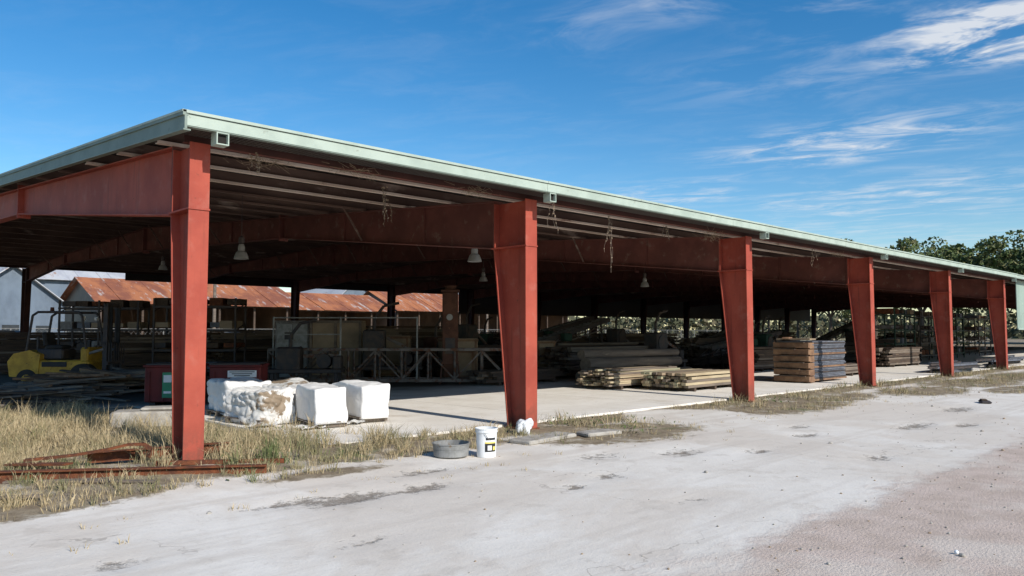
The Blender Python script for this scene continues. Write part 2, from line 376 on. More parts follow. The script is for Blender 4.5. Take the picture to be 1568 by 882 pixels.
x0,x1=-.34,XE
for ya,yb in ((-.345,19),(19,37)):
    za,zb_=rt(ya),rt(yb)
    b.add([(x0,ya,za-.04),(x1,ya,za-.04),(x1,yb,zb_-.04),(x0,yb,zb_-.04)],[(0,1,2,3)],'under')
    b.add([(x0,ya,za-.004),(x1,ya,za-.004),(x1,yb,zb_-.004),(x0,yb,zb_-.004)],[(0,1,2,3)],'rooftop')
b.obj('roof_sheets',shed)
b=MB()
ze=rt(-.35)
xx=-.36
while xx<XE:
    xe=min(xx+6.1,XE); jz=J(.007)
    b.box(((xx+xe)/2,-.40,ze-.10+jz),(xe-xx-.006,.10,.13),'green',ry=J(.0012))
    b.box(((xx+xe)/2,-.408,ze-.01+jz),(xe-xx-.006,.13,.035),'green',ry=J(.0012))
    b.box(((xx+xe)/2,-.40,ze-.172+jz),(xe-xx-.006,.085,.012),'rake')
    xx=xe
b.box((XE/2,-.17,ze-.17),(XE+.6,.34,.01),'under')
for ya,yb in ((-.46,6),(6,12.5),(12.5,19),(19,25),(25,31),(31,37.1)):
    za,zc=rt(ya),rt(yb)
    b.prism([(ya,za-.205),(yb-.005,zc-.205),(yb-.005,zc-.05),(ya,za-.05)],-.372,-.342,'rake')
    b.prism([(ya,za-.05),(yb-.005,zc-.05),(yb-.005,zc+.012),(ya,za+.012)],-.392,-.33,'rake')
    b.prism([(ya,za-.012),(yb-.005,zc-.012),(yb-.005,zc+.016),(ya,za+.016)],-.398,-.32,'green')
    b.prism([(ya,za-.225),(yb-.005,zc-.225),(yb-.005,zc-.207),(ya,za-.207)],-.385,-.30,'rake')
b.box((XE/2,37.05,5.1),(XE+.6,.08,.2),'rake')
b.obj('gutter_and_rake_trim',shed)
b=MB()
for t in T:
    c=(t+.09,-.36,ze-.255); s=.068
    b.box((c[0],c[1],c[2]+s),(.155,.16,.014),'green');b.box((c[0],c[1],c[2]-s),(.155,.16,.014),'green')
    b.box((c[0]-s-.002,c[1],c[2]),(.014,.16,.12),'green');b.box((c[0]+s+.002,c[1],c[2]),(.014,.16,.12),'green')
    b.box((c[0],c[1]+.02,c[2]),(.12,.10,.12),'dark')
b.obj('gutter_outlets',shed)
b=MB()
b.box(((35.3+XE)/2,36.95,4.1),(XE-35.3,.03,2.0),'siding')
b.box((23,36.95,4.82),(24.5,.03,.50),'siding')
b.box((46,-.10,2.95),(17,.03,2.25),'gsiding'); b.box((46,-.13,1.80),(17,.05,.06),'green')
b.obj('siding_panels',shed)

def lamp(x,y,z,ztop):
    b=MB()
    b.lathe([(.0,.16),(.05,.16),(.07,.10),(.07,.02),(.11,-.02),(.14,-.10),(.15,-.15),(.14,-.15),(.10,-.05),(0,-.03)],'lens',24)
    b.cyl((0,0,.14),(0,0,ztop-z),.008,.008,'dsteel',8); b.lathe([(.055,.18),(.06,.2),(.06,.30),(.02,.33),(0,.33)],'dsteel',16)
    b.obj('hanging_shed_lamp',None,(x,y,z),smooth=False)
for q in ((3.35,6.1,3.35),(6.9,2.75,3.3),(17.6,6.2,3.35),(14.3,10.7,3.6),(6.2,18.5,4.0),(26,8,3.4)): lamp(*q,rt(q[1])-.05)

# ---------------------------------------------------------------- yard objects
def bucket():
    b=MB()
    b.lathe([(0,.0),(.125,.0),(.128,.01),(.142,.33),(.152,.33),(.153,.345),(.146,.345),(.149,.372),(.156,.375),(.156,.385),(.143,.385),(.124,.02),(0,.02)],'white',36)
    for z0,z1,m,a0,aw,o in ((.08,.19,'ink',-165,68,0),(.19,.21,'lbl',-165,68,0),(.235,.265,'ink',-160,58,0),(.10,.165,'sign',-150,24,.002),(.10,.15,'lbl',-118,16,.002)):
        n=14;vs=[]
        for k in range(n+1):
            a=R(a0)+R(aw)*k/n
            for z in (z0,z1):
                r=.127+.0145*z/.33+.0035+o; vs.append((r*math.cos(a),r*math.sin(a),z))
        b.add(vs,[(2*k,2*k+2,2*k+3,2*k+1) for k in range(n)],m)
    pts=[(.15*math.cos(a),-.02-.13*math.sin(a)*.55-.02,.33-.13*math.sin(a)) for a in np.linspace(0,math.pi,13)]
    b.tube(pts,.0035,'steel',6)
    return b.obj('white_plastic_bucket',None,(3.28,-1.62,.005),R(25))
bucket()
b=MB(); b.lathe([(0,.01),(.225,.01),(.235,.02),(.24,.10),(.236,.105),(.24,.11),(.245,.17),(.256,.175),(.256,.185),(.238,.185),(.23,.03),(0,.03)],'galv',40)
b.add([(.2*math.cos(a),.2*math.sin(a),.12) for a in np.linspace(0,2*math.pi,24,False)],[tuple(range(24))],'soil')
b.obj('metal_tub',None,(2.93,-1.30,.01))

def crumple(name,loc,size,rz,amp,m,seed,fq=2.2,p=9,fine=.3):
    import bmesh
    bm=bmesh.new(); bmesh.ops.create_cube(bm,size=1); bmesh.ops.subdivide_edges(bm,edges=bm.edges[:],cuts=41,use_grid_fill=True)
    for v in bm.verts:
        q=v.co*2
        l=(abs(q.x)**p+abs(q.y)**p+abs(q.z)**p)**(1/p); q=q/l*max(abs(q.x),abs(q.y),abs(q.z))
        w=Vector((q.x*size[0]/2,q.y*size[1]/2,q.z*size[2]/2))
        s=w*fq+Vector((seed*7.1,seed*3.3,0))
        n=noise.noise_vector(s*.7)*amp
        d,_=noise.voronoi(s*1.1); fold=(d[1]-d[0]); d2,_=noise.voronoi(s*2.6+Vector((3,1,7))); fold2=(d2[1]-d2[0])
        out=(min(fold,.6)-.3)*amp*1.1+(min(fold2,.4)-.2)*amp*fine
        w+=n+q.normalized()*out
        if q.z<-.9: w.z=-size[2]/2
        w.z=max(w.z,-size[2]/2)
        v.co=w
    me=bpy.data.meshes.new(name); bm.to_mesh(me); bm.free(); me.materials.append(M[m])
    me.polygons.foreach_set('use_smooth',[True]*len(me.polygons))
    o=bpy.data.objects.new(name,me); scene.collection.objects.link(o); o.location=(loc[0],loc[1],loc[2]+size[2]/2); o.rotation_euler=(0,0,rz)
    return o
def pallet(x,y,w,l,rz=0):
    b=MB()
    for k in range(3): b.box((0,(k-1)*l*.42,.05),(w,.08,.08),'wood')
    for k in range(5): b.box(((k-2)*w*.22,0,.10),(w*.13,l,.02),'wood')
    b.obj('wooden_pallet',None,(x,y,.045),rz)
crumple('wrapped_bundle',(3.34,2.80,.12),(.58,1.20,.60),R(-12),.05,'wrap',1,fq=2.0,p=18); pallet(3.34,2.80,.60,1.15,R(-12))
crumple('wrapped_bundle',(4.30,3.05,.12),(.56,1.4,.60),R(-8),.05,'wrap',2,fq=2.0,p=18); pallet(4.30,3.05,.58,1.3,R(-8))
crumple('torn_wrapped_bundle',(2.72,3.85,.06),(.75,1.15,.60),.15,.09,'tarp',3,fq=2.2,p=14,fine=.9); pallet(2.72,3.85,.75,1.1,.15)
crumple('torn_wrapped_bundle',(3.62,4.35,.10),(.85,1.3,.62),.05,.08,'tarp',4,fq=2.2,p=14,fine=.7); pallet(3.62,4.35,.85,1.2)
crumple('torn_wrapped_bundle',(3.0,5.3,.10),(.9,1.2,.64),-.05,.08,'wrap',6,fq=2.2,p=14,fine=.7); pallet(3.0,5.3,.9,1.1)
crumple('crumpled_white_bag',(5.32,-.32,.0),(.32,.28,.25),.5,.07,'white',5,fq=4,p=3)
b=MB()
for (cx,cy) in ((2.45,3.2),(3.75,2.5),(2.9,2.4)):
    vs=[];n=9
    for i in range(n):
        for j in range(n):
            x=(i/(n-1)-.5)*.45; y=(j/(n-1)-.5)*.3
            vs.append((cx+x+J(.02),cy+y+J(.02),.06+abs(noise.noise(Vector((x*9+cx,y*9+cy,1))))*.12))
    b.add(vs,[(i*n+j,(i+1)*n+j,(i+1)*n+j+1,i*n+j+1) for i in range(n-1) for j in range(n-1)],'tarp')
b.obj('loose_plastic_sheet',smooth=True)

b=MB()
def ibeam(b,a,c,w,h,m,tw=.012):
    a=Vector(a);c=Vector(c); b.beam(a,c,tw,h,m)
    for s in (-1,1): b.beam(a+Vector((0,0,s*h/2)),c+Vector((0,0,s*h/2)),w,tw,m)
ibeam(b,(-1.95,.42,.13),(.45,-.98,.09),.11,.12,'rust')
ibeam(b,(-.95,.75,.19),(.55,.25,.22),.10,.11,'rust')
b.beam((-1.7,1.0,.17),(-1.25,.35,.20),.13,.02,'rust'); b.beam((-.4,.1,.14),(.9,-.55,.10),.06,.05,'rust')
pts=[Vector((-1.55,.98,.2)),Vector((-1.1,.72,.24)),Vector((-.8,.50,.30)),Vector((-.62,.38,.35)),Vector((-.48,.28,.35)),Vector((-.40,.22,.29)),Vector((-.44,.22,.20))]
for p,q in zip(pts[:-1],pts[1:]): b.beam(p,q,.07,.03,'rust')
b.obj('rusty_scrap_beams')
b=MB()
for k in range(9):
    a=Vector((-3+J(1.2)+k*.15,.2+J(.5),.05+k*.006)); an=R(-20+J(25)); L=random.uniform(.7,1.6)
    b.beam(a,a+Vector((math.cos(an),math.sin(an),0))*L,.07,.02,'wood')
b.obj('scrap_boards')
b=MB(); b.box((0,0,.14),(1.1,.6,.28),'stone',bev=.03); b.box((.2,.05,.31),(.6,.4,.05),'stone',bev=.02)
b.obj('concrete_block',None,(1.15,4.9,.02),R(-30))
b=MB()
for q in ((5.0,-1.05,1.2,.42),(6.1,-1.25,.7,.35)): b.box((q[0],q[1],.03),(q[2],q[3],.07),'stone',rz=J(.3),bev=.02)
b.obj('broken_concrete_chunks')
b=MB()
for k in range(900):
    x=random.uniform(-4,24); y=random.uniform(-9,-1.0)
    if random.random()<.45: y=random.uniform(-9,-6.2)
    s=random.uniform(.004,.013)*(2.2 if random.random()<.05 else 1)
    mx=Matrix.Translation((x,y,s*.4))@Matrix.Rotation(random.random()*6,4,'Z')
    b.box((0,0,0),(s*2,s*1.5,s*1.2),'stone' if k%3 else 'ply',bev=s*.4,mx=mx)
b.obj('loose_gravel')
b=MB(); b.lathe([(0,0),(.012,.002),(.017,.012),(.016,.021),(.009,.031),(0,.032)],'white',16); b.obj('white_ball',None,(2.78,-7.46,0),smooth=True)
b=MB(); b.box((0,0,.03),(.5,.22,.05),'dsteel',bev=.02); b.box((.05,.02,.07),(.25,.14,.04),'dwood',bev=.015); b.obj('scrap_lump',None,(17.0,-4.0,0),.4)

def lumber(name,x,y,L,Wd,Hh,bw,bh,mats,rz=0,jit=.12,z=.04,skew=0,spacer=True):
    b=MB(); zc=0; row=0
    if spacer:
        for k in (-.38,0,.38): b.box((k*L,0,.05),(.1,Wd*1.02,.09),'dwood')
        zc=.10
    while zc<Hh-bh*.5:
        n=max(1,int(Wd/bw))
        nn=n if zc<Hh*.8 else random.randint(max(1,int(n*.55)),n)
        for i in range(nn):
            l=L*random.uniform(.93,1.0); yy=-Wd/2+(i+.5)*Wd/n+J(.006)
            b.box((J(jit),yy,zc+bh/2),(l,bw*.93,bh*.92),random.choice(mats),rz=J(.008+skew))
        zc+=bh; row+=1
        if row%5==4 and spacer:
            for k in (-.35,.35): b.box((k*L,0,zc+.012),(.06,Wd,.024),'dwood')
            zc+=.026
    return b.obj(name,None,(x,y,z),rz)
lumber('pine_lumber_stack',15.75,3.2,2.9,1.5,.50,.14,.075,['pine','pine','pine','ply','wood'],rz=.03,jit=.16)
lumber('pine_lumber_stack',15.0,4.9,3.2,1.3,.60,.12,.05,['ply','pine','wood'],rz=.0,jit=.25,skew=.02)
b=MB()
for k in range(6):
    z=.12+k*.215
    for yy in (-.5,0,.5): b.box((-.05,yy,z),(.3,.2,.19),'bwood',rz=J(.05))
    b.box((-.22,0,z+.01),(.16,1.2,.17),'bwood',rz=J(.03),bev=.01)
    b.box((-.33,J(.3),z+.10),(.12,.9,.03),'dwood')
for k in range(26):
    b.box((1.25+J(.05),J(.03),.14+k*.047),(2.5,1.15,.036),'blue' if k%4 else 'dsteel')
for k in range(3):
    b.box((1.25,0,.09+k*.42),(2.62,1.2,.05),'bwood')
b.box((.1,0,1.40),(.5,1.1,.05),'ply',rz=.05); b.box((-.1,.2,1.44),(.7,.2,.05),'bwood',rz=.3)
b.obj('stacked_sheet_bundle',None,(20.4,2.3,.04),0)
lumber('lumber_stack',25.4,3.0,3.0,1.0,.45,.14,.06,['wood','dwood'],jit=.3)
b=MB()
def rough_log(b,a,c,r0,r1,m,n=14):
    a=Vector(a);c=Vector(c);K=6
    for k in range(K):
        b.cyl(a.lerp(c,k/K),a.lerp(c,(k+1)/K),r0+(r1-r0)*k/K+J(.006),r0+(r1-r0)*(k+1)/K+J(.006),m,n,k in(0,K-1))
for i,(yy,zz,r) in enumerate(((0,.62,.22),(.42,.60,.19),(-.3,.25,.2),(.15,.2,.17),(.55,.2,.18),(.2,.93,.16))):
    rough_log(b,(-.0+J(.3),yy,zz),(5.2+J(.5),yy+J(.08),zz+J(.03)),r,r*.82,'wood')
b.obj('log_pile',None,(15.2,6.6,.02),.02)
WD=['dwood','dwood','wood']
for q in ((19.5,9.6,5.5,1.3,1.05),(13.6,8.3,3.2,1.0,.42),(22,12.5,6,1.4,1.2),(28,7,5,1.2,1.0),(30,11,6,1.4,1.3),(16.5,15,6,1.4,1.1),(24.5,17,6,1.4,1.45),
          (37,8.5,6,1.4,1.1),(40,14,6,1.5,1.4),(33,18,6,1.4,1.5),(47,10,7,1.5,1.2),(30,24,7,1.6,1.6),(41,25,7,1.6,1.5),(52,20,8,1.6,1.6),(20,24,6,1.5,1.5),
          (62,12,8,1.6,1.3),(60,28,8,1.6,1.6),(12,21,4.5,1.4,1.25),(8.5,22,4,1.3,1.5),(75,18,8,1.6,1.5),(15.5,28,5,1.5,1.4),(35.5,4.6,4,1.1,.9),
          (6.2,19.5,3,1.3,1.5),(9.2,18.3,2.6,1.2,1.7),(13.2,17.4,3.6,1.3,1.6),(17.5,19.5,4,1.3,1.9),(5.0,26,5,1.5,1.6),(24,29,6,1.5,1.8)):
    lumber('lumber_stack',q[0],q[1],q[2],q[3],q[4],.19,.085,WD,rz=J(.04),jit=.3)
b=MB()
for k in range(120):
    L=random.uniform(1.2,3.6); x=random.gauss(0,1.3); y=random.gauss(0,.8); z=max(.05,.62*math.exp(-(x/2.0)**2-(y/1.1)**2)*random.uniform(.2,1.05)+.05)
    b.box((x,y,z),(L,random.uniform(.08,.18),random.uniform(.03,.07)),random.choice(['wood','dwood','wood','bwood']),rz=R(-44)+J(.6),ry=J(.12),rx=J(.3))
b.obj('scrap_plank_pile',None,(3.1,13.7,.04))
b=MB()
for k in range(60):
    L=random.uniform(1.0,3.0); x=random.gauss(0,1.3); y=random.gauss(0,.8)
    z=.05+.3*math.exp(-(x/1.6)**2-y*y)*random.random()
    b.box((x,y,z),(L,random.uniform(.08,.16),.04),random.choice(['wood','dwood']),rz=R(-44)+J(.8),ry=J(.08))
b.obj('scrap_plank_pile',None,(.4,12.4,.03))

def bin_(x,y,rz,sign):
    b=MB()
    b.box((0,0,.47),(1.10,.95,.78),'dred',bev=.02)
    b.box((0,0,.875),(1.16,1.02,.05),'dred',bev=.01); b.box((0,.0,.915),(1.06,.92,.03),'dsteel')
    for k in range(4): b.box((-.45+k*.3,-.487,.43),(.04,.03,.66),'dred')
    for sx in (-.4,.4): b.box((sx,0,.05),(.12,.8,.1),'dsteel')
    if sign=='g':
        b.box((-.05,-.515,.46),(.22,.012,.56),'signg'); b.box((-.05,-.523,.60),(.17,.006,.16),'sign'); b.box((-.05,-.523,.30),(.16,.006,.05),'sign')
    else:
        b.box((.16,-.515,.70),(.62,.012,.15),'sign')
        for k in range(3): b.box((.16,-.523,.745-k*.042),(.54-.1*k,.004,.018),'ink')
    b.obj('red_steel_bin',None,(x,y,.04),rz)
bin_(3.05,8.65,R(-36),'g'); bin_(4.12,7.75,R(-36),'w')

tr=MB(); A=Vector((7.6,13.3,0)); Bv=Vector((13.0,8.1,0)); n=9
P=lambda u,z: (A.lerp(Bv,u)+Vector((0,0,z)))
for off in (0,.9):
    o=Vector((.69*off,.72*off,0))
    tr.beam(P(0,1.12)+o,P(1,1.12)+o,.08,.08,'rsteel'); tr.beam(P(0,.16)+o,P(1,.16)+o,.08,.10,'rsteel')
    for k in range(n+1): tr.beam(P(k/n,.16)+o,P(k/n,1.12)+o,.05,.05,'rsteel')
    for k in range(n):
        z=(.2,1.08) if k%2 else (1.08,.2); tr.beam(P(k/n,z[0])+o,P((k+1)/n,z[1])+o,.045,.045,'rsteel')
for k in range(0,n+1,3): tr.beam(P(k/n,1.12),P(k/n,1.12)+Vector((.62,.65,0)),.05,.05,'rsteel')
for u in (0.02,.30,.62): tr.beam(P(u,.1),P(u,2.15),.04,.04,'galv')
tr.beam(P(.02,2.12),P(.62,2.12),.035,.035,'galv'); tr.beam(P(.02,1.6),P(.30,1.6),.03,.03,'galv')
tr.obj('steel_truss_frame')
b=MB(); b.box((0,0,1.0),(1.15,.8,1.95),'steel',bev=.02); b.box((-.0,-.41,1.0),(1.03,.02,1.8),'galv'); b.box((.3,-.43,1.05),(.05,.03,.2),'dsteel'); b.box((.02,-.424,1.0),(.015,.01,1.8),'dsteel')
b.box((-.1,-.425,1.5),(.3,.02,.25),'dsteel'); b.box((0,0,2.0),(1.2,.86,.04),'steel'); b.box((-.3,-.43,.9),(.3,.02,.4),'ply')
b.obj('electrical_cabinet',None,(9.45,15.05,.04),R(-42))
b=MB(); b.box((0,0,1.05),(1.7,1.1,1.95),'ply')
for z in (.12,1.05,1.98): b.box((0,-.57,z),(1.74,.04,.09),'wood')
for x in (-.83,0,.83): b.box((x,-.575,1.05),(.09,.05,1.9),'wood')
b.obj('plywood_crate',None,(10.6,14.1,.04),R(-42))
def crate(x,y,rz,s):
    b=MB(); b.box((0,0,s[2]/2+.1),s,'ply')
    for z in (.16,s[2]+.04):
        for q in (-1,1): b.box((0,q*(s[1]/2+.012),z),(s[0]+.04,.022,.08),'bwood'); b.box((q*(s[0]/2+.012),0,z),(.022,s[1],.08),'bwood')
    for q in (-.9,.9): b.box((q*s[0]/2*.98,-s[1]/2-.014,s[2]/2+.1),(.08,.024,s[2]-.1),'bwood')
    for k in range(3): b.box(((k-1)*s[0]*.4,0,.05),(.1,s[1],.1),'dwood')
    b.obj('wooden_crate',None,(x,y,.04),rz)
crate(13.0,10.5,R(-35),(1.0,.8,.95)); crate(13.9,11.6,R(-25),(1.2,.9,1.3)); crate(12.2,13.2,R(-40),(1.3,1.0,1.4)); crate(17.2,10.9,.1,(1.1,.9,1.2))
b=MB(); b.box((0,0,1.75),(.5,.5,2.3),'drust',bev=.03); b.box((0,0,2.93),(.6,.6,.07),'drust',bev=.01); b.lathe([(.16,2.96),(.16,3.05),(.19,3.05),(.19,3.1),(0,3.12)],'drust',18)
b.prism([(-.25,.6),(-.12,.25),(.12,.25),(.25,.6)],-.2,.2,'drust')
for sx in (-.24,.24):
    for sy in (-.24,.24): b.beam((sx*1.3,sy*1.3,0),(sx,sy,.7),.05,.05,'drust')
b.box((0,-.262,1.2),(.3,.02,.5),'dsteel'); b.cyl((-.02,-.26,2.1),(-.02,-.30,2.1),.10,.10,'galv',16); b.box((0,0,1.6),(.54,.54,.04),'drust')
b.obj('rusty_dust_collector',None,(11.9,9.6,.04),R(-40))

def machine(x,y,rz,c,h=1.6):
    b=MB(); b.box((0,0,.45),(2.2,.9,.12),'dsteel',bev=.02)
    for sx in (-.95,.95):
        for sy in (-.35,.35): b.box((sx,sy,.2),(.1,.1,.42),'dsteel')
    b.box((-.5,0,h*.5+.3),(.7,.7,h*.75),c,bev=.05); b.cyl((-.5,-.38,h*.8),(-.5,-.30,h*.8),.32,.32,'dsteel',24)
    b.cyl((.55,-.25,.75),(.55,.3,.75),.22,.22,c,20); b.beam((-.1,0,h*.9),(1.0,0,.9),.1,.1,'rsteel'); b.box((.95,0,.7),(.25,.6,.4),c,bev=.03)
    b.tube([(-.5,0,h),(-.5,0,h+.5),(-.2,0,h+.9),(.3,0,h+1.0)],.05,'dsteel',10)
    b.obj('sawmill_machine',None,(x,y,.04),rz)
machine(11.2,11.9,R(-40),'dsteel'); machine(24,21,.3,'dgreen',1.4); machine(27,14.5,.1,'dsteel',1.7); machine(36,12,.2,'yellow',1.2); machine(47,16,0,'dgreen',1.7); machine(14.8,13.4,.1,'drust',1.3)
machine(8.2,12.0,R(-40),'dsteel',1.0); machine(19,16.5,.1,'dsteel',1.9); machine(31,8.8,.1,'dgreen',1.4); machine(42,9,.1,'dsteel',1.6); machine(22.5,8.9,0,'dsteel',1.5)
def conveyor(x,y,rz,L=7,h0=.8,h1=2.2):
    b=MB()
    for s in (-.3,.3):
        b.beam((0,s,h0),(L,s,h1),.05,.18,'dsteel'); b.beam((0,s,h0-.35),(L,s,h1-.35),.04,.05,'rsteel')
        n=int(L/.8)
        for k in range(n):
            xa,xb=L*k/n,L*(k+1)/n; za,zb2=h0+(h1-h0)*k/n,h0+(h1-h0)*(k+1)/n
            b.beam((xa,s,za-.35),(xb,s,zb2),.03,.03,'rsteel')
        for u in (.12,.5,.9): b.beam((L*u,s*1.4,0),(L*u,s,h0+(h1-h0)*u),.07,.07,'dsteel')
    for u in (.12,.5,.9): b.beam((L*u,-.4,.3),(L*u,.4,(h0+(h1-h0)*u)*.7),.04,.04,'dsteel')
    n=22
    for k in range(n+1): u=k/n; b.cyl((L*u,-.27,h0+.05+(h1-h0)*u),(L*u,.27,h0+.05+(h1-h0)*u),.05,.05,'steel',8)
    b.box((L*.5,-.5,(h0+h1)/2-.1),(.5,.3,.35),'dgreen',bev=.04)
    b.obj('roller_conveyor',None,(x,y,.04),rz)
conveyor(18.0,13.6,.05); conveyor(26.5,9.4,-.05,6,.9,1.6); conveyor(34,15,.1,8); conveyor(44,12.4,0,8,.9,2.6); conveyor(21.5,18.5,.02,8,.8,2.4)
def rack(x,y,rz,c):
    b=MB()
    for sx in (-1.4,0,1.4):
        for sy in (-.5,.5): b.box((sx,sy,1.4),(.06,.06,2.8),c)
        for z in (.5,1.2,1.9,2.6): b.beam((sx,-.5,z-.25),(sx,.5,z+.05),.03,.03,c)
    for z in (.3,1.0,1.7,2.5):
        for sy in (-.5,.5): b.box((0,sy,z),(2.9,.04,.07),c)
        for k in range(5): b.box((-1.2+k*.6+J(.1),J(.1),z+.18),(.45,.8,random.uniform(.12,.3)),random.choice(['dwood','rust','steel','ply','blue','dsteel']),rz=J(.1))
    b.obj('storage_rack',None,(x,y,.04),rz)
rack(38.5,5.6,0,'dgreen'); rack(44,6.2,0,'dsteel'); rack(50,6.5,0,'dgreen'); rack(58,7,0,'dsteel'); rack(7.2,17.6,R(-44),'dsteel'); rack(5.4,22,R(-40),'dsteel')
for (x,y) in ((31.5,.9),(37.8,.8),(42,1.2)):
    b=MB()
    for k in range(9):
        a=Vector((-1.8+J(.4),J(.5),.08+.12*(k//3))); ibeam(b,a,a+Vector((3.4+J(.6),J(.25),J(.03))),.1,.1,'dsteel' if k%2 else 'blue')
    b.obj('steel_beam_pile',None,(x,y,.06))

def forklift(x,y,rz):
    b=MB()
    b.box((-.35,0,.62),(2.0,1.05,.42),'yellow',bev=.05)
    b.prism([(-1.55,.38),(-.75,.30),(-.7,1.0),(-1.0,1.12),(-1.45,1.02),(-1.62,.8)],-.55,.55,'yellow',axis='y')
    b.box((-.55,0,1.0),(.75,.7,.30),'dsteel',bev=.04); b.box((-.5,0,1.2),(.5,.5,.12),'black',bev=.04); b.box((-.78,0,1.42),(.12,.5,.42),'black',bev=.04,ry=-.15)
    b.box((.48,0,.95),(.22,.9,.5),'yellow',bev=.04); b.cyl((.38,0,1.15),(.12,0,1.38),.025,.025,'black',8)
    b.lathe([(.15,0),(.17,.015),(.15,.03),(.14,.015),(.15,0)],'black',18,mx=Matrix.Translation((.12,0,1.38))@Matrix.Rotation(-.7,4,'Y'))
    for s in (-1,1):
        b.cyl((.55,s*.42,.37),(.55,s*.66,.37),.37,.37,'black',28); b.cyl((.55,s*.655,.37),(.55,s*.675,.37),.19,.17,'yellow',18)
        b.cyl((-1.05,s*.38,.29),(-1.05,s*.58,.29),.29,.29,'black',28); b.cyl((-1.05,s*.575,.29),(-1.05,s*.595,.29),.15,.13,'yellow',18)
        b.tube([(.55,s*.46,1.15),(.40,s*.46,2.1),(.30,s*.46,2.2),(-.85,s*.46,2.2),(-1.0,s*.46,2.1),(-1.15,s*.46,1.0)],.035,'dsteel',8)
        b.box((1.02,s*.32,1.30),(.12,.08,2.3),'dsteel'); b.box((1.10,s*.22,1.25),(.10,.06,2.2),'black')
        b.beam((1.20,s*.25,.12),(2.2,s*.25,.10),.12,.045,'dsteel'); b.box((1.20,s*.25,.42),(.05,.12,.62),'dsteel')
        b.cyl((.5,s*.35,1.0),(1.0,s*.35,1.15),.04,.04,'steel',8)
    for k in range(6): b.box((.2-k*.2,0,2.2),(.05,.92,.03),'dsteel')
    for z in (.35,1.3,2.4): b.box((1.02,0,z),(.08,.72,.10),'dsteel')
    b.box((1.16,0,.35),(.04,.95,.09),'dsteel'); b.box((1.16,0,.75),(.04,.95,.09),'dsteel')
    for k in range(7): b.box((1.18,-.42+k*.14,1.05),(.02,.025,.55),'dsteel')
    b.cyl((-.9,.3,2.22),(-.9,.3,2.36),.06,.05,'rust',14)
    for s in (-1,1): b.cyl((.35,s*.35,2.02),(.42,s*.35,2.02),.07,.07,'sign',14)
    for s in (-1,1): b.box((-.3,s*.535,.72),(.7,.012,.14),'ink')
    b.cyl((-1.1,.0,1.1),(-1.1,0,1.5),.035,.035,'dsteel',8)
    b.obj('forklift',None,(x,y,.04),rz)
forklift(2.75,15.5,R(-44))

def car(x,y,rz,c,pick=False):
    b=MB()
    prof=[(-2.2,.35),(2.2,.35),(2.25,.62),(2.1,.86),(1.1,.98),(.5,1.42),(-.9,1.46),(-1.55,1.05),(-2.2,.98)] if not pick else [(-2.6,.45),(2.6,.45),(2.62,.9),(2.4,1.1),(1.2,1.18),(.6,1.75),(-.55,1.78),(-.7,1.15),(-2.6,1.13)]
    b.prism(prof,-.85,.85,c,axis='y')
    g=[(.92,1.0),(.47,1.36),(-.85,1.39),(-1.3,1.04)] if not pick else [(1.05,1.2),(.52,1.68),(-.48,1.70),(-.55,1.2)]
    for s in (-1,1):
        ya,yb=sorted((s*.853,s*.858)); b.prism(g,ya,yb,'glass',axis='y')
        for wx in ((-1.35,1.4) if not pick else (-1.6,1.65)): b.cyl((wx,s*.66,.34),(wx,s*.88,.34),.34,.34,'black',22); b.cyl((wx,s*.87,.34),(wx,s*.89,.34),.18,.16,'galv',14)
    b.box((2.22 if not pick else 2.6,0,.55),(.08,1.6,.16),'galv',bev=.02)
    b.obj('parked_pickup' if pick else 'parked_car',None,(x,y,0),rz)
car(11.5,41,R(-30),'car'); car(6,42,R(-20),'dsteel',True); car(20,42.5,R(10),'sign',True)

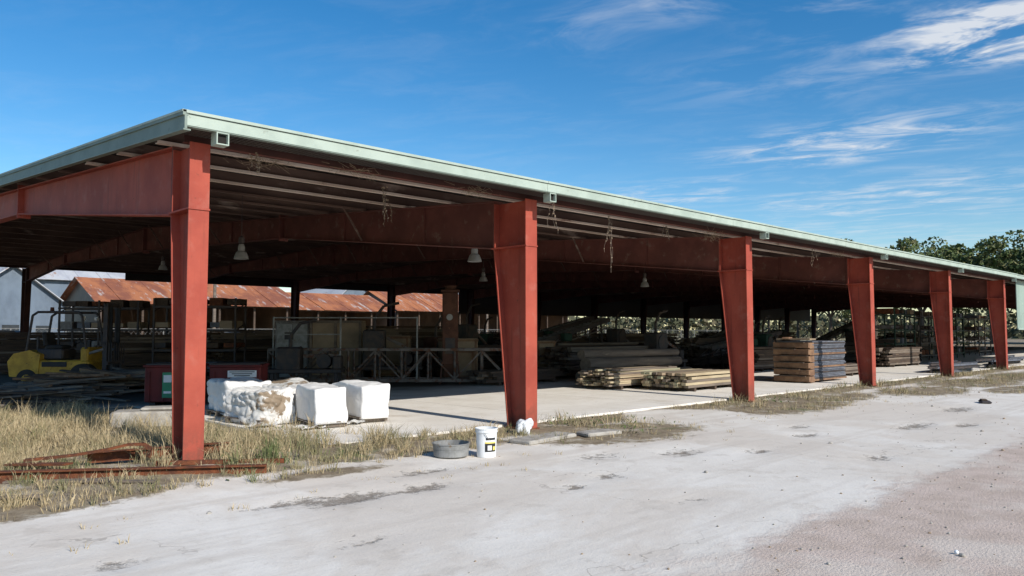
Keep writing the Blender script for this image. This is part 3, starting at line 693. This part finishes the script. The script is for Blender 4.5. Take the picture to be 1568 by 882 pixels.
# ---------------------------------------------------------------- background buildings
def building(name,x0,x1,y0,y1,ev,rd,roof,wall,axis='x',openf=False):
    e=empty(name); b=MB()
    if axis=='x':
        ym=(y0+y1)/2
        b.box(((x0+x1)/2,y1-.05,ev/2),(x1-x0,.1,ev),wall)
        if not openf: b.box(((x0+x1)/2,y0+.05,ev/2),(x1-x0,.1,ev),wall)
        else:
            k=x0
            while k<=x1: b.box((k,y0+.1,ev/2),(.15,.15,ev),'dwood'); k+=3
            b.box(((x0+x1)/2,y0+.1,ev-.15),(x1-x0,.1,.3),wall)
        for xx in (x0,x1-.1): b.prism([(y0,0),(y1,0),(y1,ev),(ym,rd),(y0,ev)],xx,xx+.1,wall)
        b.obj('walls',e); b=MB(); o=.6
        sl=(rd-ev)/(ym-y0)
        for s in (0,1):
            ya,yb=(y0-o,ym) if s==0 else (ym,y1+o); za,zc=(ev-o*sl,rd) if s==0 else (rd,ev-o*sl)
            k=x0-.5
            while k<x1+.5:      # overlapping sheets, slightly out of line
                k2=min(k+.95,x1+.5); j=J(.02); jy=J(.08) if s==0 else 0
                b.prism([(ya+jy,za+.03+j),(yb,zc+.03+j),(yb,zc+.06+j),(ya+jy,za+.06+j)],k,k2-.01,roof); k=k2
        b.obj('roof',e)
        b=MB()
        if not openf:
            k=x0+2
            while k<x1-1: b.box((k,y0-.03,1.6),(1.0,.05,1.0),'glass'); b.box((k,y0-.02,2.15),(1.2,.05,.08),'sign'); b.box((k,y0-.02,1.06),(1.2,.05,.08),'sign'); k+=3.2
            b.obj('windows',e)
    else:
        xm=(x0+x1)/2
        for yy in (y0,y1-.1): b.prism([(x0,0),(x1,0),(x1,ev),(xm,rd),(x0,ev)],yy,yy+.1,wall,axis='y')
        for xx in (x0,x1): b.box((xx,(y0+y1)/2,ev/2),(.1,y1-y0-.2,ev),wall)
        b.obj('walls',e); b=MB(); o=.5; sl=(rd-ev)/(xm-x0)
        b.prism([(x0-o,ev-o*sl+.03),(xm,rd+.03),(xm,rd+.1),(x0-o,ev-o*sl+.1)],y0-.5,y1+.5,roof,axis='y')
        b.prism([(xm,rd+.03),(x1+o,ev-o*sl+.03),(x1+o,ev-o*sl+.1),(xm,rd+.1)],y0-.5,y1+.5,roof,axis='y')
        b.obj('roof',e)
        b=MB(); b.box((xm,y0-.03,1.1),(1.0,.05,2.1),'glass')
        for s in (-1,1): b.box((xm+s*(x1-x0)*.3,y0-.03,1.6),(.9,.05,1.0),'glass')
        b.obj('door_and_windows',e)
building('rusty_roof_shed',14,30,52.6,62.6,4.0,5.9,'rroof','twall',openf=True)
building('rusty_roof_shed',31,42,56,64.6,3.9,5.5,'rroof','twall',openf=True)
building('rusty_roof_shed',46,74,60,70,4.2,6.3,'rroof','twall',openf=True)
building('white_roof_barn',11,34,70,84,6.6,9.4,'wroof','bwall')
building('grey_cottage',5.0,11.5,52,60,3.6,6.2,'wroof','bwall',axis='y')
building('blue_gabled_shed',41.5,47.5,66,76,5.0,7.6,'wroof','bwall',axis='y')
building('white_roof_barn',52,80,84,96,6.5,8.8,'wroof','bwall')
building('white_cottage',150,158,150,158,2.8,4.6,'wroof','sign')
building('white_cottage',95,104,110,117,2.8,4.6,'wroof','sign')
b=MB(); x=-5
while x<100: b.cyl((x,45.5,0),(x,45.5,1.9),.035,.035,'galv',8); x+=3
b.cyl((-5,45.5,1.88),(100,45.5,1.88),.02,.02,'galv',6)
k=-5
while k<98:
    b.beam((k,45.5,.05),(k+1.8,45.5,1.85),.006,.006,'galv'); b.beam((k+1.8,45.5,.05),(k,45.5,1.85),.006,.006,'galv'); k+=.3
b.obj('chain_link_fence')
for (x,y) in ((21,49),(52,52),(80,60)):
    b=MB(); b.cyl((0,0,0),(0,0,8.5),.14,.10,'wood',12); b.beam((-1,0,7.9),(1,0,7.9),.1,.12,'wood')
    for s in (-.9,-.4,.4,.9): b.cyl((s,0,7.95),(s,0,8.12),.04,.03,'steel',8)
    b.obj('utility_pole',None,(x,y,0))

# ---------------------------------------------------------------- vegetation
def leafquads(cent,size,n):
    c=np.array(cent)
    a=rng.normal(size=(n,3)); a/=np.linalg.norm(a,axis=1)[:,None]
    t=rng.normal(size=(n,3)); t-= (t*a).sum(1)[:,None]*a; t/=np.linalg.norm(t,axis=1)[:,None]
    u=np.cross(a,t); s=size*rng.uniform(.5,1.2,(n,1))
    return np.stack([c-t*s,c+u*s*.6,c+t*s,c-u*s*.6],1).reshape(-1,3)
def tree_mesh(seed,h,rad,lm='leaf'):
    r=np.random.default_rng(seed); random.seed(seed)
    b=MB(); tr=h*.35
    b.cyl((0,0,0),(0.1,0,tr),.32,.22,'bark',10)
    cl=[]
    for k in range(9):
        a=random.random()*6.28; l=rad*random.uniform(.4,.8); e=Vector((math.cos(a)*l,math.sin(a)*l,tr+random.uniform(.15,.55)*h))
        mid=Vector((e.x*.4,e.y*.4,tr+(e.z-tr)*.6)); b.cyl((.1,0,tr-.3),mid,.16,.10,'bark',7); b.cyl(mid,e,.10,.04,'bark',6); cl.append(e)
    cs=[]
    for e in cl+[Vector((0,0,h*.8)),Vector((.5,-.4,h*.65))]:
        for q in range(4):
            cc=e+Vector((r.normal()*rad*.22,r.normal()*rad*.22,r.normal()*h*.07))
            rr=rad*r.uniform(.16,.30); m=95
            d=r.normal(size=(m,3)); d/=np.linalg.norm(d,axis=1)[:,None]; d*=(r.uniform(.35,1,(m,1))**.5)*rr; d[:,2]*=.75
            cs.append(np.array(cc)+d)
    cs=np.concatenate(cs); v=leafquads(cs,.30,len(cs))
    o=len(b.v); i=b.idx(lm); b.v+= [tuple(q) for q in v]
    n=len(cs); b.f+=[(o+4*k,o+4*k+1,o+4*k+2,o+4*k+3) for k in range(n)]; b.mi+=[i]*n
    me=bpy.data.meshes.new('oak_tree'); me.from_pydata(b.v,[],b.f)
    for m in b.ms: me.materials.append(m)
    me.polygons.foreach_set('material_index',b.mi); return me
TM=[tree_mesh(s,13.5,5.2) for s in (1,2,3)]
random.seed(5)
for k,(x,y,s) in enumerate(((111,34,1.05),(115,29,.92),(120,27,1.0),(118,21,1.06),(124,17,1.0),(122,10,1.1),(130,24,1.0),(128,12,1.12),(132,4,1.1),(110,40,.8),(114,47,.7),(120,55,.75),(126,2,1.0),(134,33,1.0),(117,15,.9),(121,5,.95),(124,30,1.1))):
    o=bpy.data.objects.new('oak_tree',TM[k%3]); scene.collection.objects.link(o); o.location=(x,y,0); o.rotation_euler=(0,0,random.random()*6); o.scale=(s*1.1,s*1.1,s*1.05)
cs=[]
for k in range(1600):
    a=R(random.uniform(-15,105)); d=random.uniform(200,260)
    x,y=-4+math.cos(a)*d,-9+math.sin(a)*d
    hh=6.0+2.4*noise.noise(Vector((a*14,0,0)))+random.uniform(-1,1); m=18
    c=np.stack([rng.normal(x,1.6,m),rng.normal(y,1.6,m),rng.uniform(.2,hh,m)],1); cs.append(c)
cs=np.concatenate(cs); v=leafquads(cs,.9,len(cs))
me=bpy.data.meshes.new('distant_tree_line'); me.from_pydata(v.tolist(),[],[(4*k,4*k+1,4*k+2,4*k+3) for k in range(len(cs))]); me.materials.append(M['leaf2'])
scene.collection.objects.link(bpy.data.objects.new('distant_tree_line',me))
cs=[]
for k in range(170):
    x=random.uniform(0,110); y=random.uniform(46,57)+(x>95)*random.uniform(-40,0); hh=random.uniform(.4,1.4); m=40
    if 13<x<75 and y>51: continue
    cs.append(np.stack([rng.normal(x,.6,m),rng.normal(y,.6,m),rng.uniform(.05,hh,m)],1))
cs=np.concatenate(cs); v=leafquads(cs,.16,len(cs))
me=bpy.data.meshes.new('shrubs'); me.from_pydata(v.tolist(),[],[(4*k,4*k+1,4*k+2,4*k+3) for k in range(len(cs))]); me.materials.append(M['leaf2'])
scene.collection.objects.link(bpy.data.objects.new('shrubs',me))

def grass(name,mt,tufts):
    P0=[];Hh=[];Ln=[];Wd=[]
    for (x,y,z,n,h,sp) in tufts:
        a=rng.uniform(0,2*math.pi,n); rr=np.abs(rng.normal(0,sp,n))
        P0.append(np.stack([x+np.cos(a)*rr,y+np.sin(a)*rr,np.full(n,z-.01)],1))
        hh=h*rng.uniform(.4,1.15,n); Hh.append(hh); a2=a+rng.normal(0,.8,n); l=hh*rng.uniform(.1,.8,n)
        Ln.append(np.stack([np.cos(a2)*l,np.sin(a2)*l,-l*.3],1)); Wd.append(rng.uniform(.0018,.0040,n)*(1+h))
    P0=np.concatenate(P0);Hh=np.concatenate(Hh);Ln=np.concatenate(Ln);Wd=np.concatenate(Wd); n=len(P0)
    a=rng.uniform(0,math.pi,n); s=np.stack([np.cos(a),np.sin(a),np.zeros(n)],1)*Wd[:,None]
    mid=P0+Ln*.35+np.stack([0*Hh,0*Hh,Hh*.6],1); tip=P0+Ln+np.stack([0*Hh,0*Hh,Hh],1)
    v=np.stack([P0-s,P0+s,mid+s*.8,mid-s*.8,tip],1).reshape(-1,3)
    f=[]
    for k in range(n): o=5*k; f.append((o,o+1,o+2,o+3)); f.append((o+3,o+2,o+4))
    me=bpy.data.meshes.new(name); me.from_pydata(v.tolist(),[],f); me.materials.append(M[mt])
    scene.collection.objects.link(bpy.data.objects.new(name,me)); print(name,n)
tf=[];tw=[]
def nz(x,y,s=1.0): return noise.noise(Vector((x*s,y*s,3.1)))
for k in range(2400):
    x=random.uniform(-7,1.5); y=random.uniform(.7,8.5)
    if x>1.0 and y>4: continue
    if nz(x,y,.9)<-.22: continue
    h=random.uniform(.16,.42)*(1.0 if y>1.3 else .7)*(1+.5*nz(x,y,.6))
    if random.random()<.12: h*=1.4
    (tw if random.random()<.15 else tf).append((x,y,float(gh(x,y)),random.randint(18,34),h,.08))
for k in range(2500):
    x=random.uniform(-5,5.3); y=random.uniform(-1.3,2.7)
    if y>.6 and x>2.3 and random.random()<.72: continue
    if x>3.4 and y>.7: continue
    dd=float(dirtf(np.array(x),np.array(y)))
    if random.random()>dd*(.6+1.2*nz(x,y,1.3)) : continue
    h=random.uniform(.06,.26)*(1.6 if -.5<x<3.2 and y>-.5 else .85)
    (tf if random.random()<.55 else tw).append((x,y,float(gh(x,y)),random.randint(12,26),h,.06))
for k in range(6200):
    x=random.uniform(4.6,46); y=random.uniform(-5,.6)
    dd=float(dirtf(np.array(x),np.array(y)))
    if dd<.35 or random.random()>dd*(.6+1.5*nz(x,y,.8)): continue
    h=random.uniform(.04,.18)
    if any(abs(x-t)<1.5 for t in T) and y>-.9: h*=1.8
    (tw if random.random()<.5 else tf).append((x,y,0,random.randint(8,18),h,.08))
for k in range(260):
    x=random.uniform(-5,30); y=random.gauss(-1.7,.7)
    tf.append((x,y,0,random.randint(5,12),random.uniform(.03,.09),.05))
grass('dry_grass','straw',tf); grass('weeds','weed',tw)
b=MB()
for (cx,cy,n) in ((1.0,.8,60),(.5,-.4,40),(6.5,.1,60),(7.5,-.5,60),(13.5,-.4,80),(6.6,-1.3,60),(2.2,2.3,60)):
    for k in range(n):
        x=cx+random.gauss(0,.35);y=cy+random.gauss(0,.25);z=float(gh(x,y))+random.uniform(.0,.10); a=random.random()*6.28; s=random.uniform(.02,.045)
        d=Vector((math.cos(a),math.sin(a),random.uniform(.1,.8)))*s; e=Vector((-math.sin(a),math.cos(a),0))*s*.5; p=Vector((x,y,z))
        b.add([p,p+d+e,p+d*2,p+d-e],[(0,1,2,3)],'leaf')
b.obj('green_weeds')
def strand(x,y,z,L,n=4):
    b=MB()
    for k in range(n):
        p=Vector((x+J(.06),y+J(.06),z)); pts=[p]
        l=L*random.uniform(.35,1); m=9
        for q in range(m): p=p+Vector((J(.022),J(.022),-l/m)); pts.append(p)
        b.tube(pts,.003,'wood',4)
        for q in pts[::2]: b.box(tuple(q),(.02,.008,.022),'ply',rz=J(3),rx=J(1))
    b.obj('hanging_dead_vine')
for q in ((6.1,-.2,3.95,.7),(8.1,.1,3.9,1.15),(8.05,.1,3.95,.5),(3.2,.65,3.95,.6),(.75,.1,4.0,.35),(10.2,.2,3.95,.5),(4.2,2.1,4.05,.5),(17,.1,3.95,.5)): strand(*q)
b=MB()
for (cx,cy,cz) in ((1.0,.4,3.98),(2.3,.1,4.0),(11.9,.1,3.95),(12.3,.4,3.9),(4.6,.1,4.0),(19,.2,3.95)):
    for k in range(60):
        p=Vector((cx+random.gauss(0,.22),cy+J(.12),cz+random.gauss(0,.03))); q=p+Vector((J(.2),J(.08),J(.09)))
        b.cyl(p,q,.003,.002,'ply',4)
b.obj('nest_debris')

# ---------------------------------------------------------------- sun, sky
EL=R(32); az=Vector((-.05,-1,0)).normalized()
S3=Vector((az.x*math.cos(EL),az.y*math.cos(EL),math.sin(EL)))
sd=bpy.data.lights.new('sun','SUN'); sd.energy=5; sd.angle=R(.5); sd.color=(1,.95,.88)
so=bpy.data.objects.new('sun',sd); scene.collection.objects.link(so); so.rotation_euler=(-S3).to_track_quat('-Z','Y').to_euler(); so.location=(0,-20,30)
w=bpy.data.worlds.new('World'); scene.world=w; w.use_nodes=True; t=NT(w.node_tree)
bg=w.node_tree.nodes['Background']; bg.inputs[1].default_value=.14
sk=t.n('ShaderNodeTexSky',sky_type='NISHITA'); sk.sun_disc=False; sk.sun_elevation=EL; sk.sun_rotation=math.atan2(az.x,az.y); sk.ozone_density=2.0; sk.dust_density=.3; sk.air_density=1.0
g=t.n('ShaderNodeTexCoord').outputs['Generated']; sp=t.n('ShaderNodeSeparateXYZ'); t.put(sp.inputs[0],g)
zz=t.math('MAXIMUM',sp.outputs[2],.04); cx=t.math('DIVIDE',sp.outputs[0],zz); cy=t.math('DIVIDE',sp.outputs[1],zz)
cv=t.n('ShaderNodeCombineXYZ'); t.put(cv.inputs[0],cx); t.put(cv.inputs[1],cy); pv=cv.outputs[0]
rp=t.mapping(pv,scale=(1,1,1),rot=(0,0,R(-20)))
n1=t.noise(t.mapping(rp,scale=(1.9,1.05,1)),2.0,5,.66,.5); n2=t.noise(t.mapping(rp,scale=(1.2,.8,1),loc=(3,1,0)),.8,4,.55,.3)
tot=None
for (x,y,rx,ry,a) in ((2.95,.70,.34,.36,1.6),(4.1,1.7,.5,.8,.75),(1.95,1.42,.18,.45,.45),(4.7,3.1,.6,.7,.55),(6.2,2.1,1.3,1.2,.5),(2.9,1.2,.5,.5,.15),(9,5,4,4,.35),(2.3,.9,.3,.3,.2)):
    vv=t.mapping(pv,scale=(1/rx,1/ry,0),loc=(-x/rx,-y/ry,0)); ln=t.n('ShaderNodeVectorMath',operation='LENGTH'); t.put(ln.inputs[0],vv)
    q=t.math('MULTIPLY',t.ss(ln.outputs['Value'],1.5,.0),a); tot=q if tot is None else t.math('MAXIMUM',tot,q)
cl=t.math('MULTIPLY',t.math('ADD',tot,.04),t.ss(n1,.40,.76)); cl=t.math('MULTIPLY',cl,t.ss(n2,.24,.55)); cl=t.math('MULTIPLY',cl,1.55,clamp=True)
cl=t.math('MINIMUM',cl,.85)
hs=t.n('ShaderNodeHueSaturation'); hs.inputs['Saturation'].default_value=1.42; t.put(hs.inputs['Color'],sk.outputs[0])
t.put(bg.inputs[0],t.mix(cl,hs.outputs[0],(5.7,5.9,6.2)))

# ---------------------------------------------------------------- camera
cd=bpy.data.cameras.new('camera'); cd.sensor_width=36; cd.lens=27.09; cd.clip_end=3000; cd.clip_start=.05
co=bpy.data.objects.new('camera',cd); scene.collection.objects.link(co); co.location=(-3.76,-9.38,1.68); co.rotation_euler=(R(93.25),0,R(-44.1))
scene.camera=co
scene.view_settings.view_transform='Standard'; scene.view_settings.look='None'; scene.view_settings.exposure=0
